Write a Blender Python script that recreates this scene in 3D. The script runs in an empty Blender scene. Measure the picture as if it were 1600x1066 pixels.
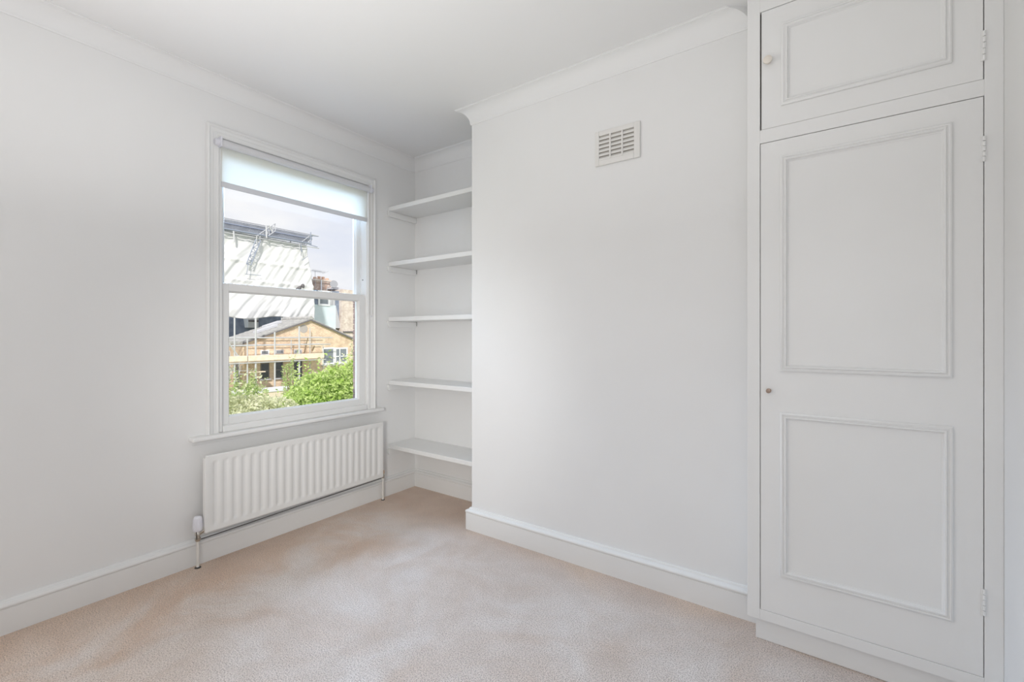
import bpy, bmesh, math, random
from mathutils import Vector, Matrix
S = bpy.context.scene
C = S.collection
random.seed(7)
PI = math.pi

# ------------------------------------------------------------------ camera
TH, F, HOR, EYE = 0.614, 705.76, 523.6, 1.3
cam = bpy.data.cameras.new('camera')
cam.sensor_width = 36.0
cam.lens = 36.0 * F / 1600.0
cam.shift_y = -(533.0 - HOR) / 1600.0
cam.clip_start = 0.02
cam.clip_end = 500
co = bpy.data.objects.new('camera', cam)
C.objects.link(co)
co.location = (0, 0, EYE)
co.rotation_euler = (PI/2, 0, TH)
S.camera = co

# ------------------------------------------------------------------ world, sun, lights, exposure
w = bpy.data.worlds.new('world'); S.world = w; w.use_nodes = True
nt = w.node_tree; nt.nodes.clear()
N = nt.nodes.new; L = nt.links.new
tc = N('ShaderNodeTexCoord'); mp = N('ShaderNodeMapping'); mp.inputs['Scale'].default_value = (1, 1, 2.6)
nz = N('ShaderNodeTexNoise'); nz.inputs['Scale'].default_value = 3.2; nz.inputs['Detail'].default_value = 7; nz.inputs['Roughness'].default_value = .55
cr = N('ShaderNodeValToRGB')
cr.color_ramp.elements[0].position = .36; cr.color_ramp.elements[0].color = (.82, .86, .96, 1)
cr.color_ramp.elements[1].position = .62; cr.color_ramp.elements[1].color = (.98, .985, 1.0, 1)
bg = N('ShaderNodeBackground'); bg.inputs['Strength'].default_value = 1.0
ow = N('ShaderNodeOutputWorld')
L(tc.outputs['Generated'], mp.inputs['Vector']); L(mp.outputs[0], nz.inputs['Vector'])
L(nz.outputs['Fac'], cr.inputs['Fac']); L(cr.outputs['Color'], bg.inputs['Color']); L(bg.outputs[0], ow.inputs['Surface'])

def light(name, kind, loc, energy, color=(1, 1, 1), aim=None, **kw):
    d = bpy.data.lights.new(name, kind); d.energy = energy; d.color = color
    for k, v in kw.items(): setattr(d, k, v)
    o = bpy.data.objects.new(name, d); C.objects.link(o); o.location = loc
    if aim is not None:
        o.rotation_euler = (Vector(aim) - Vector(loc)).to_track_quat('-Z', 'Y').to_euler()
    return o
light('sun', 'SUN', (10, -10, 20), 4.0, (1, .95, .88), aim=(-4, 4, 5), angle=math.radians(3))
light('left_wall_fill', 'AREA', (-2.92, -.6, 1.5), 18, (1, .965, .925), aim=(0, -.6, 1.5), shape='RECTANGLE', size=1.2, size_y=1.7)  # added fill on the left wall; no window stands there
light('ceiling_uplight_fill', 'AREA', (-1.3, .45, 1.85), 10.4, (.985, .985, .98), aim=(-1.3, .45, 3), shape='RECTANGLE', size=2.2, size_y=2.0)  # added wide panel shining up, brightens the ceiling like bounced light
light('camera_fill_soft', 'AREA', (.0, -.85, 1.4), 8.5, (.96, .98, 1), aim=(-2.6, 2.4, 1.2), shape='RECTANGLE', size=1.1, size_y=1.3)  # added soft fill behind the camera, evens out the shading
light('alcove_fill_spot', 'SPOT', (-.15, -.95, 1.35), 165, (1, .98, .93), aim=(-2.8, 2.45, .9), shadow_soft_size=.22, spot_size=math.radians(46), spot_blend=1.0)  # added spot behind the camera, fills the alcove and low wall
light('window_daylight', 'AREA', (-4.4, 2.3, 2.9), 185, (.47, .70, 1), aim=(-2.9, 1.8, 1.5), shape='RECTANGLE', size=1.8, size_y=1.0)
pl = light('window_portal', 'AREA', (-3.2, 1.71, 1.6), 10, aim=(0, 1.71, 1.6), shape='RECTANGLE', size=1.06, size_y=1.75)
pl.data.cycles.is_portal = True
S.view_settings.view_transform = 'Standard'; S.view_settings.look = 'None'
S.view_settings.exposure = -0.03; S.view_settings.gamma = 1.0
S.view_settings.use_curve_mapping = False

# ------------------------------------------------------------------ materials
def mat(name, color, rough=.6, **kw):
    m = bpy.data.materials.new(name); m.use_nodes = True
    b = m.node_tree.nodes['Principled BSDF']
    b.inputs['Base Color'].default_value = (*color, 1); b.inputs['Roughness'].default_value = rough
    for k, v in kw.items(): b.inputs[k].default_value = v
    return m
def nodes(m): return m.node_tree, m.node_tree.nodes['Principled BSDF']
def add_noise(m, c1, c2, scale, detail=4, bump=0.0, bscale=None, lo=.35, hi=.65, rough=.5):
    t, b = nodes(m)
    tc = t.nodes.new('ShaderNodeTexCoord')
    n = t.nodes.new('ShaderNodeTexNoise'); n.inputs['Scale'].default_value = scale; n.inputs['Detail'].default_value = detail
    n.inputs['Roughness'].default_value = rough
    r = t.nodes.new('ShaderNodeValToRGB')
    r.color_ramp.elements[0].position = lo; r.color_ramp.elements[0].color = (*c1, 1)
    r.color_ramp.elements[1].position = hi; r.color_ramp.elements[1].color = (*c2, 1)
    t.links.new(tc.outputs['Object'], n.inputs['Vector']); t.links.new(n.outputs['Fac'], r.inputs['Fac'])
    t.links.new(r.outputs['Color'], b.inputs['Base Color'])
    if bump:
        n2 = t.nodes.new('ShaderNodeTexNoise'); n2.inputs['Scale'].default_value = bscale or scale
        n2.inputs['Detail'].default_value = 3
        bp = t.nodes.new('ShaderNodeBump'); bp.inputs['Strength'].default_value = bump; bp.inputs['Distance'].default_value = .01
        t.links.new(tc.outputs['Object'], n2.inputs['Vector']); t.links.new(n2.outputs['Fac'], bp.inputs['Height'])
        t.links.new(bp.outputs[0], b.inputs['Normal'])
    return m

M = {}
M['wall'] = add_noise(mat('wall_paint', (.8, .8, .8), .75), (.868, .866, .862), (.888, .886, .882), 1.6, 3, .05, 9)
M['ceiling'] = add_noise(mat('ceiling_paint', (.8, .8, .8), .85), (.885, .885, .885), (.90, .90, .90), 1.3, 3, .05, 7)
M['wood'] = add_noise(mat('satin_wood_paint', (.8, .8, .8), .34), (.862, .862, .855), (.885, .885, .878), 2.2, 3, .03, 14)
M['rad'] = mat('radiator_enamel', (.86, .855, .84), .34)
M['plastic'] = mat('white_plastic', (.80, .80, .86), .35)
M['shadow_core'] = mat('cupboard_interior_shade', (.25, .22, .19), .8)  # dark tone stands in for the shade inside the cupboard
M['chrome'] = mat('aged_chrome', (.55, .52, .47), .3, Metallic=1.0)
M['dark'] = mat('dark_matt', (.06, .055, .05), .6)
M['knob'] = mat('cream_knob', (.86, .80, .72), .3)
M['brass'] = mat('dull_bronze', (.36, .27, .22), .35, Metallic=.7)
M['pipe'] = mat('painted_pipe', (.80, .78, .74), .35)
M['cap'] = mat('tan_valve_cap', (.70, .52, .38), .45)
M['vent'] = mat('vent_plastic', (.83, .815, .79), .4)
M['vent_back'] = mat('vent_backing', (.42, .39, .35), .7)
M['chain'] = mat('chain_plastic', (.50, .47, .42), .4)
# carpet: brushed pile patches, speckle, and shade tinted in by the walls
cp = mat('carpet_pile', (.5, .4, .33), .95)
t, b = nodes(cp)
b.inputs['Sheen Weight'].default_value = .5; b.inputs['Sheen Roughness'].default_value = .5
b.inputs['Sheen Tint'].default_value = (.95, .95, 1, 1)
tc = t.nodes.new('ShaderNodeTexCoord')
def cn(scale, detail, dist=0, rough=.5):
    n = t.nodes.new('ShaderNodeTexNoise'); n.inputs['Scale'].default_value = scale; n.inputs['Detail'].default_value = detail
    n.inputs['Distortion'].default_value = dist; n.inputs['Roughness'].default_value = rough
    t.links.new(tc.outputs['Object'], n.inputs['Vector']); return n
n1 = cn(1.7, 5, .9, .58); n2 = cn(210, 2); n3 = cn(6.5, 4, .8)
r1 = t.nodes.new('ShaderNodeValToRGB')
r1.color_ramp.elements[0].position = .36; r1.color_ramp.elements[0].color = (.775, .64, .55, 1)
r1.color_ramp.elements[1].position = .64; r1.color_ramp.elements[1].color = (.885, .81, .765, 1)
t.links.new(n1.outputs['Fac'], r1.inputs['Fac'])
r2 = t.nodes.new('ShaderNodeValToRGB')
r2.color_ramp.elements[0].position = .34; r2.color_ramp.elements[0].color = (.50, .47, .45, 1)
r2.color_ramp.elements[1].position = .58; r2.color_ramp.elements[1].color = (1, 1, 1, 1)
t.links.new(n2.outputs['Fac'], r2.inputs['Fac'])
r3 = t.nodes.new('ShaderNodeValToRGB')
r3.color_ramp.elements[0].position = .35; r3.color_ramp.elements[0].color = (.93, .915, .90, 1)
r3.color_ramp.elements[1].position = .6; r3.color_ramp.elements[1].color = (1, 1, 1, 1)
t.links.new(n3.outputs['Fac'], r3.inputs['Fac'])
mx = t.nodes.new('ShaderNodeMixRGB'); mx.blend_type = 'MULTIPLY'; mx.inputs[0].default_value = 1
my = t.nodes.new('ShaderNodeMixRGB'); my.blend_type = 'MULTIPLY'; my.inputs[0].default_value = 1
t.links.new(r1.outputs[0], mx.inputs[1]); t.links.new(r2.outputs[0], mx.inputs[2])
t.links.new(mx.outputs[0], my.inputs[1]); t.links.new(r3.outputs[0], my.inputs[2])
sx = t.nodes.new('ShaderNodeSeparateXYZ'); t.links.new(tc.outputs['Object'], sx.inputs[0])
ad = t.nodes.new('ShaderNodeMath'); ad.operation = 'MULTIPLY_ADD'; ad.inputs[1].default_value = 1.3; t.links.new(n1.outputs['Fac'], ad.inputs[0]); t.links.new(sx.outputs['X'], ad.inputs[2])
mr = t.nodes.new('ShaderNodeMapRange'); mr.inputs['From Min'].default_value = -2.15; mr.inputs['From Max'].default_value = -1.55; mr.inputs['To Min'].default_value = 1; mr.inputs['To Max'].default_value = 0  # mask for the shade painted along the left wall
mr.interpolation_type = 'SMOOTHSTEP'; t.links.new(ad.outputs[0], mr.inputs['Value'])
tn = t.nodes.new('ShaderNodeMixRGB'); tn.blend_type = 'MULTIPLY'; tn.inputs[2].default_value = (.95, .80, .66, 1)  # tan multiply puts the shade by the walls into the pile colour
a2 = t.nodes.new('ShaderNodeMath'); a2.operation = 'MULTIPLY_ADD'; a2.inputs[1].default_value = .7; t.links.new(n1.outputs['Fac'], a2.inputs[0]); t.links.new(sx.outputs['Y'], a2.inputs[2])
m2 = t.nodes.new('ShaderNodeMapRange'); m2.inputs['From Min'].default_value = 2.40; m2.inputs['From Max'].default_value = 2.75; m2.interpolation_type = 'SMOOTHSTEP'; t.links.new(a2.outputs[0], m2.inputs['Value'])  # mask for the shade painted in the alcove corner
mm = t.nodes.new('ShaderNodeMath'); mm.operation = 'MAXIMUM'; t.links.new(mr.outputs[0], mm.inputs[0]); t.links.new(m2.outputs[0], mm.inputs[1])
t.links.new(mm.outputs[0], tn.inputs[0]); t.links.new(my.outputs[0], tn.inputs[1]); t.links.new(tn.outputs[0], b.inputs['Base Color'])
bp = t.nodes.new('ShaderNodeBump'); bp.inputs['Strength'].default_value = .7; bp.inputs['Distance'].default_value = .006
t.links.new(n2.outputs['Fac'], bp.inputs['Height']); t.links.new(bp.outputs[0], b.inputs['Normal'])
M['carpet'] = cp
# glass: thin clear pane
g = bpy.data.materials.new('window_glass'); g.use_nodes = True; t = g.node_tree; t.nodes.clear()
tr = t.nodes.new('ShaderNodeBsdfTransparent'); gl = t.nodes.new('ShaderNodeBsdfGlossy'); gl.inputs['Roughness'].default_value = .02
fr = t.nodes.new('ShaderNodeFresnel'); fr.inputs['IOR'].default_value = 1.25
ms = t.nodes.new('ShaderNodeMixShader'); om = t.nodes.new('ShaderNodeOutputMaterial')
t.links.new(fr.outputs[0], ms.inputs[0]); t.links.new(tr.outputs[0], ms.inputs[1]); t.links.new(gl.outputs[0], ms.inputs[2]); t.links.new(ms.outputs[0], om.inputs[0])
M['glass'] = g
def translucent(name, col, fac):
    m = bpy.data.materials.new(name); m.use_nodes = True; t = m.node_tree; t.nodes.clear()
    d = t.nodes.new('ShaderNodeBsdfDiffuse'); r = t.nodes.new('ShaderNodeBsdfTranslucent')
    d.inputs[0].default_value = (*col, 1); r.inputs[0].default_value = (*col, 1)
    ms = t.nodes.new('ShaderNodeMixShader'); ms.inputs[0].default_value = fac; om = t.nodes.new('ShaderNodeOutputMaterial')
    t.links.new(d.outputs[0], ms.inputs[1]); t.links.new(r.outputs[0], ms.inputs[2]); t.links.new(ms.outputs[0], om.inputs[0])
    return m, d, r
M['blind'] = translucent('blind_fabric', (.95, .935, .89), .48)[0]
M['blind_hem'] = translucent('blind_hem_fabric', (.80, .80, .82), .12)[0]
M['sheet'] = translucent('scaffold_sheeting', (.83, .835, .85), .15)[0]
# outdoors
def brick(name, c1, c2, mortar, axes='yz', scale=1.0, bw=.225, rh=.075, ms=.010):
    m = mat(name, c1, .85); t, b = nodes(m)
    tc = t.nodes.new('ShaderNodeTexCoord'); sp = t.nodes.new('ShaderNodeSeparateXYZ'); cb = t.nodes.new('ShaderNodeCombineXYZ')
    t.links.new(tc.outputs['Object'], sp.inputs[0])
    t.links.new(sp.outputs['XYZ'.index(axes[0].upper())], cb.inputs[0]); t.links.new(sp.outputs['XYZ'.index(axes[1].upper())], cb.inputs[1])
    br = t.nodes.new('ShaderNodeTexBrick'); br.inputs['Scale'].default_value = scale
    br.inputs['Color1'].default_value = (*c1, 1); br.inputs['Color2'].default_value = (*c2, 1); br.inputs['Mortar'].default_value = (*mortar, 1)
    br.inputs['Brick Width'].default_value = bw; br.inputs['Row Height'].default_value = rh; br.inputs['Mortar Size'].default_value = ms
    t.links.new(cb.outputs[0], br.inputs['Vector'])
    n = t.nodes.new('ShaderNodeTexNoise'); n.inputs['Scale'].default_value = 2.6; n.inputs['Detail'].default_value = 8; n.inputs['Roughness'].default_value = .7
    r = t.nodes.new('ShaderNodeValToRGB'); r.color_ramp.elements[0].position = .36; r.color_ramp.elements[0].color = (.74, .69, .66, 1)
    r.color_ramp.elements[1].position = .62; r.color_ramp.elements[1].color = (1, 1, 1, 1)
    x = t.nodes.new('ShaderNodeMixRGB'); x.blend_type = 'MULTIPLY'; x.inputs[0].default_value = 1
    t.links.new(tc.outputs['Object'], n.inputs['Vector']); t.links.new(n.outputs['Fac'], r.inputs['Fac'])
    t.links.new(br.outputs['Color'], x.inputs[1]); t.links.new(r.outputs[0], x.inputs[2]); t.links.new(x.outputs[0], b.inputs['Base Color'])
    return m
M['stock_brick'] = brick('yellow_stock_brick', (.86, .68, .48), (.74, .54, .37), (.84, .77, .67))
M['stock_brick_shaded'] = brick('yellow_stock_brick_shaded', (.62, .46, .32), (.50, .36, .26), (.62, .54, .46), 'xz')  # darker copy of the stock brick, side wall's shade in its colour
M['pale_brick'] = brick('pale_weathered_brick', (.80, .72, .63), (.70, .60, .53), (.80, .76, .72))
M['dark_brick'] = add_noise(mat('dark_brick', (.2, .15, .15), .9), (.20, .155, .16), (.40, .31, .30), 6, 4)
M['mortar'] = mat('mortar', (.45, .42, .40), .95)
M['red_brick'] = add_noise(mat('red_brick', (.5, .3, .2), .9), (.46, .30, .23), (.66, .56, .50), 5, 5)
M['pot'] = mat('terracotta', (.60, .40, .30), .8)
M['slate'] = add_noise(mat('blue_slate', (.2, .24, .32), .6), (.17, .21, .29), (.27, .32, .42), 3, 4)
M['grey_tile'] = add_noise(mat('grey_roof_tile', (.4, .4, .4), .7), (.34, .34, .345), (.46, .455, .44), 4, 4)
M['tile_edge'] = mat('tile_edge', (.16, .15, .16), .7)
M['white_frame'] = mat('white_window_frame', (.86, .88, .92), .4)
M['dark_glass'] = mat('dark_window_glass', (.05, .06, .075), .12)
M['grey_glass'] = mat('grey_window_glass', (.22, .25, .28), .15)
M['blue_board'] = add_noise(mat('pale_blue_board', (.6, .75, .8), .6), (.66, .77, .82), (.72, .81, .86), 2)
M['lead'] = mat('grey_lead', (.52, .53, .57), .5)
M['tube'] = mat('galvanised_tube', (.60, .61, .63), .4, Metallic=.35)
M['tube_blue'] = mat('blue_grey_beam', (.27, .31, .40), .5)
M['plank'] = add_noise(mat('scaffold_plank', (.7, .5, .35), .8), (.80, .66, .52), (.88, .76, .63), 5)
M['roof_metal'] = add_noise(mat('grey_roof_metal', (.4, .42, .45), .5), (.15, .165, .195), (.21, .23, .265), 2)
M['dish'] = mat('dish_grey', (.28, .29, .32), .6)
M['render'] = mat('grey_white_coping', (.70, .72, .77), .8)
M['sand'] = mat('sandy_concrete', (.72, .62, .50), .9)
M['grass'] = add_noise(mat('garden_ground', (.2, .3, .1), .95), (.20, .28, .09), (.38, .42, .22), 2, 5)
M['bark'] = mat('twig_bark', (.30, .24, .16), .9)
def leafmat(name, c1, c2):
    m, d, r = translucent(name, c1, .4); t = m.node_tree
    tc = t.nodes.new('ShaderNodeTexCoord'); n = t.nodes.new('ShaderNodeTexNoise'); n.inputs['Scale'].default_value = 4.5; n.inputs['Detail'].default_value = 3
    rp = t.nodes.new('ShaderNodeValToRGB'); rp.color_ramp.elements[0].position = .35; rp.color_ramp.elements[0].color = (*c1, 1)
    rp.color_ramp.elements[1].position = .65; rp.color_ramp.elements[1].color = (*c2, 1)
    t.links.new(tc.outputs['Object'], n.inputs['Vector']); t.links.new(n.outputs['Fac'], rp.inputs['Fac'])
    t.links.new(rp.outputs[0], d.inputs[0]); t.links.new(rp.outputs[0], r.inputs[0]); return m
M['leaf_bright'] = leafmat('bright_leaves', (.42, .60, .14), (.66, .76, .36))
M['leaf_pale'] = leafmat('pale_leaves', (.58, .62, .38), (.80, .80, .62))
M['leaf_mid'] = leafmat('mid_leaves', (.38, .52, .18), (.64, .70, .40))

# ------------------------------------------------------------------ mesh helpers
class MB:
    def __init__(self): self.v = []; self.f = []
    def quadlist(self, v, f):
        n = len(self.v); self.v += [tuple(p) for p in v]; self.f += [tuple(i + n for i in q) for q in f]; return self
    def box(self, x0, x1, y0, y1, z0, z1):
        v = [(x0, y0, z0), (x1, y0, z0), (x1, y1, z0), (x0, y1, z0), (x0, y0, z1), (x1, y0, z1), (x1, y1, z1), (x0, y1, z1)]
        return self.quadlist(v, [(0, 3, 2, 1), (4, 5, 6, 7), (0, 1, 5, 4), (1, 2, 6, 5), (2, 3, 7, 6), (3, 0, 4, 7)])
    def tube(self, a, b, r, n=8, r2=None, caps=True):
        a, b = Vector(a), Vector(b); d = (b - a).normalized(); r2 = r if r2 is None else r2
        u = d.orthogonal().normalized(); w = d.cross(u); v = []
        for p, q in ((a, r), (b, r2)):
            for i in range(n):
                t = 2*PI*i/n; v.append(p + u*math.cos(t)*q + w*math.sin(t)*q)
        f = [(i, (i+1) % n, n+(i+1) % n, n+i) for i in range(n)]
        if caps: f += [tuple(range(n))[::-1], tuple(range(n, 2*n))]
        return self.quadlist(v, f)
    def lathe(self, base, axis, prof, n=20):   # prof: (distance along axis, radius)
        base = Vector(base); d = Vector(axis).normalized(); u = d.orthogonal().normalized(); w = d.cross(u); v = []
        for h, r in prof:
            for i in range(n):
                t = 2*PI*i/n; v.append(base + d*h + (u*math.cos(t) + w*math.sin(t))*r)
        f = []
        for k in range(len(prof)-1):
            for i in range(n): f.append((k*n+i, k*n+(i+1) % n, (k+1)*n+(i+1) % n, (k+1)*n+i))
        f += [tuple(range(n))[::-1], tuple(range((len(prof)-1)*n, len(prof)*n))]
        return self.quadlist(v, f)
    def prism(self, poly, axis, a, b):  # poly in the two other axes, extruded along axis
        def P(p, t):
            return {'x': (t, p[0], p[1]), 'y': (p[0], t, p[1]), 'z': (p[0], p[1], t)}[axis]
        n = len(poly); v = [P(p, a) for p in poly] + [P(p, b) for p in poly]
        return self.quadlist(v, [tuple(range(n)), tuple(range(2*n-1, n-1, -1))] + [(i, n+i, n+(i+1) % n, (i+1) % n) for i in range(n)])
    def frame(self, plane, pos, u0, u1, v0, v1, prof, sgn=1, closed=True):
        """mitred moulding around a rectangle; prof: (inset from outer edge, height off the plane)"""
        vv = []
        for ins, h in prof:
            for (u, v) in ((u0+ins, v0+ins), (u1-ins, v0+ins), (u1-ins, v1-ins), (u0+ins, v1-ins)):
                vv.append((pos + sgn*h, u, v) if plane == 'x' else (u, pos + sgn*h, v))
        k = len(prof); f = []
        for j in range(k-1):
            for i in range(4): f.append((j*4+i, j*4+(i+1) % 4, (j+1)*4+(i+1) % 4, (j+1)*4+i))
        return self.quadlist(vv, f)
def build(name, mb, m, parent=None, bevel=0, smooth=False, seg=2):
    me = bpy.data.meshes.new(name); off = Vector(parent['_w']) if parent is not None else Vector((0, 0, 0))
    me.from_pydata([tuple(Vector(p) - off) for p in mb.v], [], mb.f); me.materials.append(m)
    bm = bmesh.new(); bm.from_mesh(me); bmesh.ops.recalc_face_normals(bm, faces=bm.faces[:]); bm.to_mesh(me); bm.free()
    o = bpy.data.objects.new(name, me); C.objects.link(o)
    if parent is not None: o.parent = parent
    o['_w'] = list(off)
    if bevel:
        md = o.modifiers.new('bevel', 'BEVEL'); md.width = bevel; md.segments = seg; md.limit_method = 'ANGLE'; md.angle_limit = math.radians(40)
    if smooth:
        me.polygons.foreach_set('use_smooth', [True]*len(me.polygons))
        try: me.set_sharp_from_angle(angle=math.radians(38))
        except Exception: pass
    return o
def tag(o, label=None, cat=None, group=None, kind=None):
    for k, v in (('label', label), ('category', cat), ('group', group), ('kind', kind)):
        if v: o[k] = v
    return o
def thing(name, loc, label=None, cat=None, group=None, kind=None):
    o = bpy.data.objects.new(name, None); C.objects.link(o); o.location = loc; o['_w'] = list(loc)
    o.empty_display_size = .05
    return tag(o, label, cat, group, kind)
def struct(name, mb, m, label=None, **kw): return tag(build(name, mb, m, **kw), label, kind='structure')
def sweep(path, prof, ends=None):
    """segments of a moulding along a 2-D path, room on the right hand; prof (offset, z)"""
    P = [Vector(p) for p in path]; nrm = []
    for i in range(len(P)-1):
        d = (P[i+1]-P[i]).normalized(); nrm.append(Vector((d.y, -d.x)))
    def off(i, o):
        if i == 0: return P[0] + nrm[0]*o
        if i == len(P)-1: return P[-1] + nrm[-1]*o
        a, b = nrm[i-1], nrm[i]; m = (a+b); return P[i] + m*(o/(1 + a.dot(b)))
    segs = []
    for i in range(len(P)-1):
        mb = MB(); k = len(prof); v = []
        for j in (i, i+1):
            for (o, z) in prof: 
                q = off(j, o); v.append((q.x, q.y, z))
        mb.quadlist(v, [(a, (a+1) % k, k+(a+1) % k, k+a) for a in range(k)] + [tuple(range(k)), tuple(range(2*k-1, k-1, -1))])
        segs.append(mb)
    return segs

# ------------------------------------------------------------------ room shell
AX, AB, BR, BX = -2.95, 2.723, 2.323, -1.97      # left wall, alcove back, breast face, breast side
RX, NY, CZ = .471, -1.65, 2.80
WY0, WY1, WZ0, WZ1 = 1.185, 2.232, .715, 2.475     # window opening
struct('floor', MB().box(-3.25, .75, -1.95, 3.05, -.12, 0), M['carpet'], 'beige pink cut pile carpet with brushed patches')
struct('ceiling', MB().box(-3.25, .75, -1.95, 3.05, CZ, CZ+.15), M['ceiling'], 'plain white painted ceiling')
mb = MB()
for (xa, xb, ya, yb) in ((AX-.15, AX, 1.125, 2.285), (AX-.3, AX-.15, 1.06, 2.345)):   # inner leaf, wider outer leaf
    mb.box(xa, xb, NY-.3, ya, 0, CZ); mb.box(xa, xb, yb, AB+.3, 0, CZ)
    mb.box(xa, xb, ya, yb, 0, WZ0-.03); mb.box(xa, xb, ya, yb, WZ1+.02, CZ)
struct('wall_left', mb, M['wall'], 'off white plastered wall holding the sash window')
struct('wall_far', MB().box(AX, BX, AB, AB+.3, 0, CZ), M['wall'], 'off white back wall of the shelved alcove')
struct('wall_chimney', MB().box(BX, -.255, BR, AB+.3, 0, CZ), M['wall'], 'off white projecting chimney breast wall', bevel=.006, seg=3)
struct('wall_cupboard', MB().box(-.255, RX, AB, AB+.3, 0, CZ), M['wall'])
struct('wall_right', MB().box(RX, RX+.25, NY-.3, AB+.3, 0, CZ), M['wall'], 'narrow strip of white wall right of the cupboard')
struct('wall_near', MB().box(AX, RX, NY-.3, NY, 0, CZ), M['wall'])

# skirting boards
SK = [(0, .146), (.007, .145), (.010, .141), (.011, .136), (.0135, .134), (.0215, .132), (.0275, .1285), (.0305, .123), (.030, .117), (.0265, .1125), (.0255, .1105), (.0275, .1095), (.0275, 0), (0, 0)]
path = [(AX, NY), (AX, AB), (BX, AB), (BX, BR), (-.262, BR)]
for nm, mb_, lb in zip(('baseboard_left', 'baseboard_alcove', 'baseboard_reveal', 'baseboard_chimney'), sweep(path, SK),
        ('long white moulded skirting board under the window wall', 'white skirting board at the back of the alcove',
         'short white skirting return on the side of the chimney breast', 'white moulded skirting board along the chimney breast')):
    struct(nm, mb_, M['wood'], lb, smooth=True)
struct('baseboard_right', sweep([(RX, 2.18), (RX, NY)], SK)[0], M['wood'], smooth=True)
# coved cornice
CV = [(0, 2.706), (.004, 2.706), (.005, 2.713)]
for i in range(9):
    a = PI/2*i/8
    CV.append((.007 + .068*(1-math.cos(a)), 2.715 + .077*math.sin(a)))
CV += [(.076, 2.796), (.081, 2.797), (.081, CZ), (0, CZ)]
segs = sweep(path[:-1] + [(-.29, BR)], CV)
last = segs[-1]; k = len(CV)                    # the breast cove stops short in a slanted plaster end
for i in range(k):
    o_, z_ = CV[i]; x, y, z = last.v[k+i]; last.v[k+i] = (x - 1.2*o_, y, z)
for i, (mb_, lb) in enumerate(zip(segs, ('white coved cornice above the window wall', 'white coved cornice inside the alcove',
        'short coved cornice on the breast side', 'white coved cornice along the chimney breast'))):
    struct('trim_%d' % (i+1), mb_, M['ceiling'], lb, smooth=True)
struct('trim_5', sweep([(RX, 2.165), (RX, NY)], CV)[0], M['ceiling'], smooth=True)

# ------------------------------------------------------------------ sash window
win = thing('window_1', (AX, 1.71, WZ0), 'white timber sash window with two tall panes', kind='structure')
AR = [(0, 0), (0, .020), (.004, .026), (.011, .028), (.016, .023), (.019, .019), (.034, .017), (.038, .013), (.054, .012), (.058, .016), (.064, .016), (.068, .010), (.070, 0)]
# three-sided architrave with mitred top corners: left leg, head, right leg
y0, y1, zb, zt = 1.112, 2.292, .724, 2.527
mb = MB(); v = []
for ins, h in AR:
    v += [(AX+h, y0+ins, zb), (AX+h, y0+ins, zt-ins), (AX+h, y1-ins, zt-ins), (AX+h, y1-ins, zb)]
mb.quadlist(v, [(j*4+i, j*4+i+1, (j+1)*4+i+1, (j+1)*4+i) for j in range(len(AR)-1) for i in range(3)])
build('architrave', mb, M['wood'], win, smooth=True)
mb = MB(); mb.box(AX-.015, -2.888, 1.027, 2.345, .698, .724)
build('sill_board', mb, M['wood'], win, bevel=.010, seg=4, smooth=False)
build('sill_apron', MB().box(AX, AX+.006, 1.045, 2.325, .672, .700), M['wood'], win, bevel=.002)
# box lining, staff bead, parting bead
mb = MB()
for (a, b_) in ((1.126, 1.199), (2.217, 2.284)):
    mb.box(AX-.14, AX+.001, a, b_, .686, 2.494)
mb.box(AX-.14, AX+.001, 1.199, 2.217, 2.440, 2.494)
mb.box(AX-.14, AX-.005, 1.199, 2.217, .686, .735)
build('box_frame', mb, M['wood'], win, bevel=.001)
mb = MB()
mb.box(-2.963, -2.944, 1.181, 1.1995, .724, 2.46); mb.box(-2.963, -2.944, 2.2165, 2.237, .724, 2.46)
mb.box(-2.963, -2.944, 1.181, 2.237, 2.425, 2.462)
build('staff_bead', mb, M['wood'], win, bevel=.005, seg=3)
mb = MB(); mb.box(-2.972, -2.935, 1.1995, 2.2165, .724, .762)
build('bottom_bead', mb, M['wood'], win, bevel=.004, seg=3)
mb = MB(); mb.box(-3.021, -3.013, 1.1985, 1.206, .735, 2.44); mb.box(-3.021, -3.013, 2.210, 2.2175, .735, 2.44)
build('parting_bead', mb, M['wood'], win, bevel=.001)
def sash(nm, xf, xb, ya, yb, za, zb_, gy0, gy1, gz0, gz1, lb):
    mb = MB()
    mb.box(xb, xf, ya, gy0, za, zb_); mb.box(xb, xf, gy1, yb, za, zb_)
    mb.box(xb, xf, gy0, gy1, za, gz0); mb.box(xb, xf, gy0, gy1, gz1, zb_)
    o = build(nm, mb, M['wood'], win, bevel=.002); o['label'] = lb
    xm = (xf+xb)/2
    mb = MB().frame('x', xm, gy0-.001, gy1+.001, gz0-.001, gz1+.001, [(0, (xf-xm)-.006), (.006, .010), (.010, .004), (.010, 0)])
    build('glazing_bead', mb, M['wood'], o)
    build('pane', MB().box(xm-.002, xm+.002, gy0-.004, gy1+.004, gz0-.004, gz1+.004), M['glass'], o)
    return o
sash('sash', -2.965, -3.012, 1.200, 2.216, .760, 1.612, 1.2425, 2.166, .806, 1.566, 'lower sliding sash')
us = sash('sash', -3.022, -3.070, 1.200, 2.216, 1.566, 2.440, 1.2395, 2.181, 1.610, 2.395, 'upper sliding sash')
build('bolt', MB().lathe((-2.99, 2.2168, 1.73), (0, -1, 0), [(0, .004), (.004, .004), (.005, .002)], 8), M['dark'], win)
# outside sill
build('outer_sill', MB().box(-3.30, -3.092, 1.062, 2.343, .640, .715), M['sand'], win, bevel=.004)

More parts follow.
